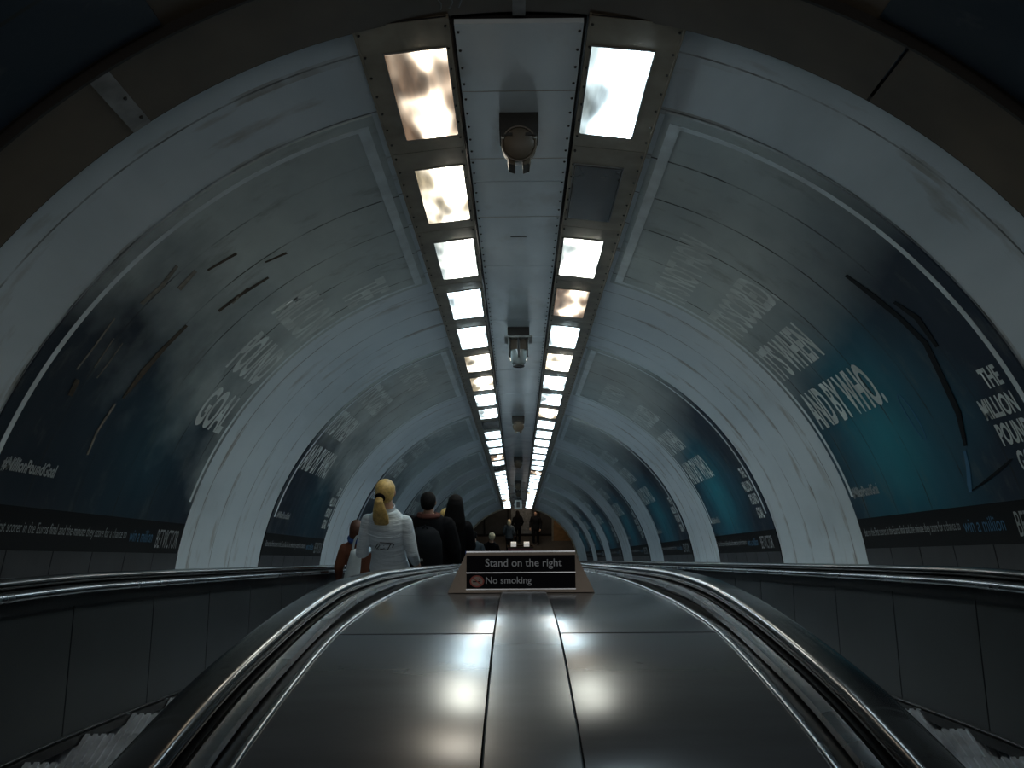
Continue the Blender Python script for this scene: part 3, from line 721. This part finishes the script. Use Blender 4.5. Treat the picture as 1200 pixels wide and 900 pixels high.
def person(name_loc, H, label, skin, top, legs, hair, opts):
    """standing figure facing +y; returns its Empty.  opts: arms, hairstyle, extras"""
    loc, rot = name_loc
    e = empty('person', (0, 0, 0), 'world'); e.location = loc; e.rotation_euler = (0, 0, rot)
    k = H/1.7; vox = opts.get('voxel', .010); bw = opts.get('build', 1.)
    V = lambda x, y, z: Vector((x*k, y*k, z*k))
    shx = .17*bw; body = MB()
    arms = opts.get('arms', {})
    el = {s: Vector(arms.get(s, ((.245, -.03, 1.09), (.235, .1, .86)))[0]) for s in (-1, 1)}
    wr = {s: Vector(arms.get(s, ((.245, -.03, 1.09), (.235, .1, .86)))[1]) for s in (-1, 1)}
    def sx(v, s): return Vector((v[0]*s, v[1], v[2]))*k
    # torso
    tor = [(.86, .155, .105), (.93, .165, .112), (1.02, .135, .096), (1.10, .132, .094), (1.2, .148, .103), (1.3, .160, .105), (1.35, .155, .092), (1.40, .125, .076), (1.435, .088, .062), (1.46, .056, .056)]
    body.loft([ellring(V(0, -.01, z), Vector((0, 0, 1)), rx*k*bw, ry*k*bw, 20) for z, rx, ry in tor], skin)
    limb(body, [V(0, -.012, 1.42), V(0, .004, 1.52)], [.056*k, .052*k], skin)
    # head: skull, jaw, nose, lips, ears
    ball(body, V(0, .012, 1.605), (.073*k, .090*k, .095*k), skin)
    ball(body, V(0, .045, 1.545), (.052*k, .056*k, .058*k), skin)
    limb(body, [V(0, .100, 1.605), V(0, .116, 1.578)], [.008*k, .013*k], skin, 8)
    ball(body, V(0, .096, 1.543), (.022*k, .010*k, .008*k), skin, 10, 6)
    for s in (-1, 1):
        ball(body, V(s*.074, .008, 1.59), (.009*k, .020*k, .032*k), skin, 10, 6)
        ball(body, V(s*.032, .088, 1.612), (.015*k, .010*k, .008*k), skin, 10, 6)
        # arm
        limb(body, [V(s*(shx-.005), -.01, 1.35), sx(el[s], s), sx(wr[s], s)], [.050*k*bw, .038*k*bw, .026*k], skin)
        d = sx(wr[s], s)-sx(el[s], s)
        hand(body, sx(wr[s], s), d.normalized()*.8+Vector((0, .25, -.1)), (-s*.7, .1, -.5), k, skin, s)
        # leg and foot
        st = opts.get('stride', 0)*s
        limb(body, [V(s*.088, -.01, .88), V(s*.095, .015+st*.5, .49), V(s*.095, -.02+st, .08)], [.086*k*bw, .056*k*bw, .038*k], skin)
        limb(body, [V(s*.095, -.045+st, .045), V(s*.1, .06+st, .035), V(s*.105, .14+st, .025)], [.036*k, .034*k, .022*k], skin)
    fuse(body, 'body', e, vox)
    # upper garment
    g = MB(); ex = opts.get('loose', .014); hem = opts.get('hem', .80)
    rows = [(hem, .172+ex, .122+ex), (.93, .168+ex, .116+ex), (1.02, .146+ex, .104+ex), (1.1, .142+ex, .102+ex), (1.2, .155+ex, .108+ex), (1.3, .166+ex, .113+ex), (1.35, .160+ex, .100+ex), (1.40, .132+ex, .082+ex), (1.435, .095+ex, .070+ex), (1.46, .064+ex*.6, .062+ex*.5)]
    g.loft([ellring(V(0, -.01, z), Vector((0, 0, 1)), rx*k*bw, ry*k*bw, 24) for z, rx, ry in rows], top)
    for s in (-1, 1):
        a, b, c = V(s*(shx-.008), -.01, 1.345), sx(el[s], s), sx(wr[s], s)
        cuff = b.lerp(c, opts.get('sleeve', .86))
        limb(g, [a, a.lerp(b, .5), b, cuff], [(.052+ex)*k*bw, (.052+ex)*k*bw, (.046+ex)*k*bw, (.034+ex)*k], top)
    fuse(g, opts.get('top_name', 'jacket'), e, vox, 3)
    if opts.get('collar'):
        c = MB(); rr = []
        for q, z in ((.068, 1.435), (.066, 1.475), (.072, 1.478), (.078, 1.435)):
            rr.append([V(q*math.cos(2*PI*j/24), -.004+q*.98*math.sin(2*PI*j/24), z) for j in range(24)])
        c.loft(rr+rr[:1], top, caps=False); c.build('collar', e, (0, 0, 0), 'world')
    # lower garment
    g = MB()
    if opts.get('skirt'):
        g.loft([ellring(V(0, -.005, z), Vector((0, 0, 1)), rx*k, ry*k, 24) for z, rx, ry in ((.42, .25, .21), (.6, .23, .19), (.8, .19, .145), (.95, .165, .12), (1.0, .15, .11))], legs)
        fuse(g, 'skirt', e, vox, 2)
    else:
        g.loft([ellring(V(0, -.01, z), Vector((0, 0, 1)), rx*k*bw, ry*k*bw, 20) for z, rx, ry in ((.80, .165, .115), (.86, .172, .122), (.93, .172, .12), (.99, .155, .108))], legs)
        for s in (-1, 1):
            st = opts.get('stride', 0)*s
            limb(g, [V(s*.088, -.01, .88), V(s*.095, .012+st*.5, .49), V(s*.096, -.02+st, .11)], [.096*k*bw, .068*k*bw, .054*k], legs)
        fuse(g, 'trousers', e, vox, 3)
    for s in (-1, 1):
        st = opts.get('stride', 0)*s
        f = MB(); limb(f, [V(s*.095, -.055+st, .05), V(s*.1, .05+st, .045), V(s*.105, .15+st, .036)], [(.043*k, .05*k), (.046*k, .045*k), (.036*k, .032*k)], M['shoe'])
        f.box((s*.1-.042)*k, (s*.1+.042)*k, (-.1+st)*k, (.18+st)*k, .0, .018*k, M['shoe']); fuse(f, 'shoe', e, max(vox, .008), 2)
    # hair
    h = MB(); style = opts.get('style', 'short')
    ball(h, V(0, -.006, 1.622), (.082*k, .098*k, .088*k), hair)
    if style == 'ponytail':
        ball(h, V(0, -.025, 1.59), (.077*k, .075*k, .075*k), hair)
        hr = fuse(h, 'hair', e, .007, 3)
        p = MB(); limb(p, [V(-.012, -.10, 1.61), V(-.016, -.155, 1.585), V(-.012, -.16, 1.52), V(-.010, -.145, 1.44), V(-.008, -.135, 1.385)], [(.024*k, .024*k), (.036*k, .03*k), (.054*k, .034*k), (.068*k, .03*k), (.062*k, .014*k)], hair)
        fuse(p, 'ponytail', hr, .007, 2)
        t = MB(); t.tube([V(-.014+.030*math.cos(2*PI*j/16), -.118-.012*math.sin(2*PI*j/16), 1.606+.030*math.sin(2*PI*j/16)) for j in range(17)], .014*k, M['black_cloth'], 8); t.build('hair_tie', hr, (0, 0, 0), 'world')
    elif style == 'long':
        limb(h, [V(0, -.02, 1.62), V(0, -.045, 1.53), V(0, -.075, 1.43), V(.01, -.085, 1.32)], [(.086*k, .09*k), (.102*k, .075*k), (.125*k, .06*k), (.10*k, .035*k)], hair, 18)
        fuse(h, 'hair', e, .009, 3)
    elif style == 'bob':
        limb(h, [V(0, -.02, 1.62), V(0, -.03, 1.53), V(0, -.03, 1.48)], [(.086*k, .09*k), (.096*k, .078*k), (.08*k, .06*k)], hair, 18)
        fuse(h, 'hair', e, .009, 3)
    else:
        ball(h, V(0, -.022, 1.585), (.076*k, .073*k, .062*k), hair); fuse(h, 'hair', e, .009, 3)
    tag(e, label, 'person'); return e, k

def shirt_cloth():
    m, nt, b = new_mat('white_shirt_cotton')
    tc = nt.nodes.new('ShaderNodeTexCoord').outputs['Object']
    f = noise(nt, mapping(nt, tc, (3, 3, 11)), 2.2, 4)
    nt.links.new(ramp(nt, f, [(.3, (.52, .60, .66)), (.7, (.60, .69, .75))]), b.inputs['Base Color'])
    b.inputs['Roughness'].default_value = .85
    w = noise(nt, mapping(nt, tc, (2.2, 2.2, 16), rot=(.2, .15, 0)), 1.5, 3)
    bump(nt, b, w, .8, .03); return m
M['shirt'] = shirt_cloth()
M['skin'] = simple('skin', (.50, .30, .21), .55, var=.06)
M['blonde'] = simple('blonde_hair', (.52, .36, .12), .45, var=.3, scale=40, bmp=.4)
M['pale_hair'] = simple('pale_hair', (.62, .52, .33), .5, var=.2, scale=30)
M['dark_hair'] = simple('dark_hair', (.006, .005, .005), .85, var=.3, scale=40, spec=.15)
M['red_hair'] = simple('auburn_hair', (.07, .024, .010), .55, var=.3, scale=40)
M['black_cloth'] = simple('black_cloth', (.005, .005, .006), .95, spec=.1)
M['dark_cloth'] = simple('charcoal_cloth', (.010, .011, .013), .95, spec=.15)
M['grey_cloth'] = simple('blue_grey_cloth', (.06, .075, .085), .9)
M['jeans'] = simple('dark_denim', (.012, .018, .035), .85)
M['orange_cloth'] = simple('rust_orange_cloth', (.30, .075, .025), .85)
M['rust_cloth'] = simple('rust_brown_cloth', (.13, .042, .02), .9)
M['red_cloth'] = simple('dull_red_cloth', (.10, .03, .02), .9)
M['pink_cloth'] = simple('pink_cloth', (.30, .12, .12), .85)
M['blue_cloth'] = simple('blue_cloth', (.02, .06, .22), .85)
M['brown_cloth'] = simple('brown_cloth', (.06, .035, .02), .85)
M['bag_white'] = simple('white_canvas', (.50, .56, .58), .8, bmp=.3)
M['shoe'] = simple('shoe_leather', (.02, .018, .016), .5)

def spot(x, s):
    """foot position on the tread nearest to (x, s)"""
    k = round((s-2.66-.17)/.4619); sb = 2.66+.4619*k
    y, z = .19, .006
    return W(x, sb+y*math.cos(PI/6)-z*math.sin(PI/6), -.922+P(sb)+.038+y*math.sin(PI/6)+z*math.cos(PI/6))
# woman in the white shirt
woman, k = person((spot(-1.05, 7.3), -.10), 1.65, 'blonde woman with a ponytail in a white shirt, standing on the left escalator', M['skin'], M['shirt'], M['jeans'], M['blonde'],
    {'style': 'ponytail', 'collar': True, 'top_name': 'shirt', 'hem': .76, 'voxel': .007, 'loose': .006, 'build': .96, 'sleeve': .5,
     'arms': {-1: ((.215, -.06, 1.07), (.17, .17, 1.02)), 1: ((.205, -.05, 1.09), (.215, .12, .83))}})
# embroidered motif on the back of the shirt, and yoke seams
mb = MB()
def back(x, z): return Vector((x, -.148-.0*z+.42*x*x, z))*k
for pts in ([(-.075, 1.165), (-.045, 1.215), (-.03, 1.2), (-.06, 1.165), (-.04, 1.168)], [(-.03, 1.225), (.05, 1.222), (.075, 1.218)], [(.06, 1.215), (.045, 1.19), (.03, 1.162)], [(.085, 1.212), (.07, 1.185)], [(0., 1.2), (.004, 1.196)], [(.0, 1.178), (.004, 1.174)], [(-.03, 1.165), (.02, 1.16)]):
    mb.tube([back(x, z) for x, z in pts], .0035*k, M['dark_cloth'], 6)
mb.build('back_motif', woman, (0, 0, 0), 'world')
mb = MB()
mb.tube([Vector((x, -.142+.6*x*x, 1.305-.04*math.cos(x*9)))*k for x in [(-.15+.02*i) for i in range(16)]], .003*k, M['shirt'], 6)
mb.build('yoke_seam', woman, (0, 0, 0), 'world')
# child with auburn hair
kid, k = person((spot(-1.63, 9.3), .15), 1.40, 'short auburn-haired figure in rust orange, left of the woman in white', M['skin'], M['rust_cloth'], M['orange_cloth'], M['red_hair'],
    {'style': 'bob', 'skirt': True, 'hem': .9, 'arms': {-1: ((.25, -.02, 1.1), (.27, .08, .9)), 1: ((.24, -.02, 1.1), (.23, .12, .9))}})
mb = MB(); mb.tube([Vector((.09*math.cos(2*PI*j/16), .09*math.sin(2*PI*j/16)-.005, 1.47))*k for j in range(17)], .035*k, M['blue_cloth'], 8); mb.build('scarf', kid, (0, 0, 0), 'world')
# white bag carried beside the child
bl = spot(-1.70, 8.9); e = empty('shoulder_bag', (0, 0, 0), 'world'); e.location = bl+Vector((-.02, 0, .28)); e.rotation_euler = (0, .14, 0)
mb = MB(); mb.loft([ellring(Vector((x, 0, z)), Vector((0, 0, 1)), rx*.55, ry*.8, 20) for x, z, rx, ry in ((-.02, 0, .13, .09), (-.02, .02, .15, .11), (0, .3, .15, .11), (.03, .6, .125, .09), (.045, .78, .10, .06), (.05, .80, .08, .04))], M['bag_white'])
fuse(mb, 'bag_body', e, .01, 3)
mb = MB(); mb.tube([Vector((.05+.04*math.cos(PI*j/12), 0, .79+.16*math.sin(PI*j/12))) for j in range(13)], .012, M['bag_white'], 8); mb.build('strap', e, (0, 0, 0), 'world')
tag(e, 'tall white bag hanging at the side of the auburn-haired figure', 'bag')
# man with backpack and dark-haired woman
man, k = person((spot(-.95, 9.6), -.1), 1.74, 'man with short dark hair and a dark backpack, below the white-shirted woman', M['skin'], M['black_cloth'], M['black_cloth'], M['dark_hair'],
    {'style': 'short', 'build': 1.12, 'loose': .03})
e = MB(); e.loft([ellring(Vector((0, y, z))*k, Vector((0, 0, 1)), rx*k, ry*k, 20) for y, z, rx, ry in ((-.2, .98, .14, .09), (-.215, 1.02, .17, .11), (-.215, 1.25, .17, .115), (-.205, 1.36, .14, .09), (-.19, 1.40, .09, .05))], M['dark_cloth'])
bp = e.build('backpack', man, (0, 0, 0), 'world')
e = MB(); e.tube([Vector((-.03, -.2, 1.40))*k, Vector((0, -.2, 1.44))*k, Vector((.03, -.2, 1.40))*k], .01, M['dark_cloth'], 6); e.build('grab_loop', bp, (0, 0, 0), 'world')
e = MB(); ball(e, Vector((-.02, -.33, 1.12))*k, (.012, .006, .02), M['fixture_pale'], 8, 6); e.build('buckle', bp, (0, 0, 0), 'world')
e = MB(); e.tube([Vector((.10*math.cos(2*PI*j/16), .085*math.sin(2*PI*j/16)-.01, 1.455-.03*math.sin(2*PI*j/16)))*k for j in range(17)], .026*k, M['red_cloth'], 8); e.build('scarf', man, (0, 0, 0), 'world')
person((spot(-.96, 11.9), -.1), 1.70, 'yellow-haired person in a blue top, just beyond the man with the backpack', M['skin'], M['blue_cloth'], M['dark_cloth'], M['blonde'], {'style': 'bob'})
lady, k = person((spot(-.86, 10.4), .05), 1.75, 'woman with long dark hair in a black coat, leaning by the deck handrail', M['skin'], M['black_cloth'], M['black_cloth'], M['dark_hair'],
    {'style': 'long', 'loose': .025, 'build': .86, 'hem': .55, 'top_name': 'coat', 'arms': {-1: ((.22, .02, 1.1), (.2, .2, 1.0)), 1: ((.2, .02, 1.1), (.16, .2, 1.0))}})
lady.rotation_euler = (0, math.radians(5.5), .05)
person((spot(-1.0, 20.0), 0), 1.66, 'person in a blue-grey jacket, far down the left escalator', M['skin'], M['grey_cloth'], M['dark_cloth'], M['dark_hair'], {'style': 'short', 'voxel': .012})
far, k = person((spot(-.86, 23.0), 0), 1.74, 'person with pale hair and black coat, far down the left escalator', M['skin'], M['black_cloth'], M['dark_cloth'], M['pale_hair'], {'style': 'short', 'voxel': .012, 'build': .9})
far.rotation_euler = (0, math.radians(6), 0)

# ------------------------------------------------------------------ hall at the foot
pf = W(0, S_END, -.74); ZF = pf.z; Y0 = pf.y-.6; YB = 35.7
M['hall_floor'] = simple('hall_floor', (.05, .045, .04), .5, var=.3, scale=2)
M['hall_wall'] = simple('hall_wall', (.05, .05, .048), .6, var=.3, scale=2)
M['wood'] = simple('brown_board', (.25, .14, .06), .5, var=.35, scale=3)
mb = MB(); mb.box(-5, 5, Y0, YB, ZF-.1, ZF, M['hall_floor']); struct(mb.build('floor', frame='world'))
mb = MB(); mb.box(-5, 5, YB, YB+.15, ZF-.1, ZF+4, M['hall_wall'])
for x in (-1.6, -.5, .95): mb.box(x, x+.06, YB-.03, YB, ZF, ZF+3.2, M['gap'])
mb.box(-.32, .62, YB-.02, YB, ZF+.12, ZF+3, M['cover_steel']); mb.box(-5, 5, YB-.04, YB, ZF, ZF+.1, M['gap'])
struct(mb.build('wall_back', frame='world'))
e = MB(); e.box(1.62, 3.0, YB-.5, YB-.42, ZF, ZF+2.4, M['wood']); e.box(1.55, 1.63, YB-.52, YB-.40, ZF, ZF+2.45, M['frame'])
tag(e.build('display_board', frame='world'), 'brown board standing at the right of the hall below', 'board')
person((Vector((.80, 34.9, ZF)), 2.9), 1.70, 'person in dark clothes with a pink scarf, right of centre in the hall', M['skin'], M['dark_cloth'], M['dark_cloth'], M['dark_hair'], {'style': 'short', 'voxel': .012, 'stride': .05})
person((Vector((-.03, 35.0, ZF)), .3), 1.66, 'dark-coated person standing near the centre of the hall', M['skin'], M['black_cloth'], M['black_cloth'], M['dark_hair'], {'style': 'long', 'voxel': .012})
person((Vector((-.40, 34.1, ZF)), -.2), 1.68, 'person with pale hair in grey, left of centre in the hall', M['skin'], M['grey_cloth'], M['dark_cloth'], M['pale_hair'], {'style': 'bob', 'voxel': .012})
M['pale_lamp'] = emit('pale_lamp', (1., .93, .85), .2)
base = (.09, 33.3, ZF); e = empty('floor_barrier', base, 'world')
mb = MB(); mb.box(-.46, .64, 33.25, 33.37, ZF, ZF+.80, M['pink_cloth']); mb.box(-.49, .67, 33.23, 33.39, ZF+.74, ZF+.8, M['brown_cloth']); mb.build('barrier_body', e, base, 'world')
for x in (-.21, .36):
    mb = MB(); mb.box(x-.12, x+.12, 33.22, 33.36, ZF+.81, ZF+.98, M['pale_lamp']); mb.build('lamp_head', e, base, 'world')
tag(e, 'low reddish barrier with two pale lamps at the escalator foot', 'barrier')

# ------------------------------------------------------------------ world, hall lamp, camera
w = bpy.data.worlds.new('world'); bpy.context.scene.world = w; w.use_nodes = True
w.node_tree.nodes['Background'].inputs[0].default_value = (.5, .75, 1, 1); w.node_tree.nodes['Background'].inputs[1].default_value = .004
la = bpy.data.lights.new('hall_lamp', 'AREA'); la.energy = 14; la.size = 1.5; la.color = (1, .8, .6)
lo = bpy.data.objects.new('hall_lamp', la); C.objects.link(lo); lo.location = (.5, 34.2, ZF+3.3)

for x in (-1.1, 1.1):      # unseen fill lights added behind the camera, standing in for upper-hall lighting
    la = bpy.data.lights.new('upper_hall_fill', 'AREA'); la.energy = 10; la.size = 1.2; la.color = (1, .95, .9)
    lo = bpy.data.objects.new('upper_hall_fill', la); C.objects.link(lo); lo.location = (x, -2.6, 1.9)
    lo.rotation_euler = (Vector((0, 5, -3))-lo.location).to_track_quat('-Z', 'Y').to_euler()

f, vx, vy, roll = 1000., 607., 656., math.radians(.4)
ax = Vector(((vx-600)/f, (vy-450)/f, 1)).normalized()
r = Vector((math.cos(roll), -math.sin(roll), 0)); r = (r-ax*r.dot(ax)).normalized(); dn = ax.cross(r)
cols = [Vector((r[i], ax[i], -dn[i])) for i in range(3)]      # image right / down / forward in the tunnel frame
m3 = Matrix((cols[0], -cols[1], -cols[2])).transposed()
cam = bpy.data.cameras.new('camera'); co = bpy.data.objects.new('camera', cam); C.objects.link(co)
co.matrix_world = TILT @ Matrix.Translation((-.022, 0, 0)) @ m3.to_4x4()
cam.sensor_width = 36; cam.lens = f/1200*36; cam.clip_start = .05; cam.clip_end = 200
sc = bpy.context.scene; sc.camera = co
sc.view_settings.view_transform = 'Standard'; sc.view_settings.look = 'None'; sc.view_settings.gamma = 1
sc.view_settings.use_curve_mapping = False; sc.view_settings.exposure = .7
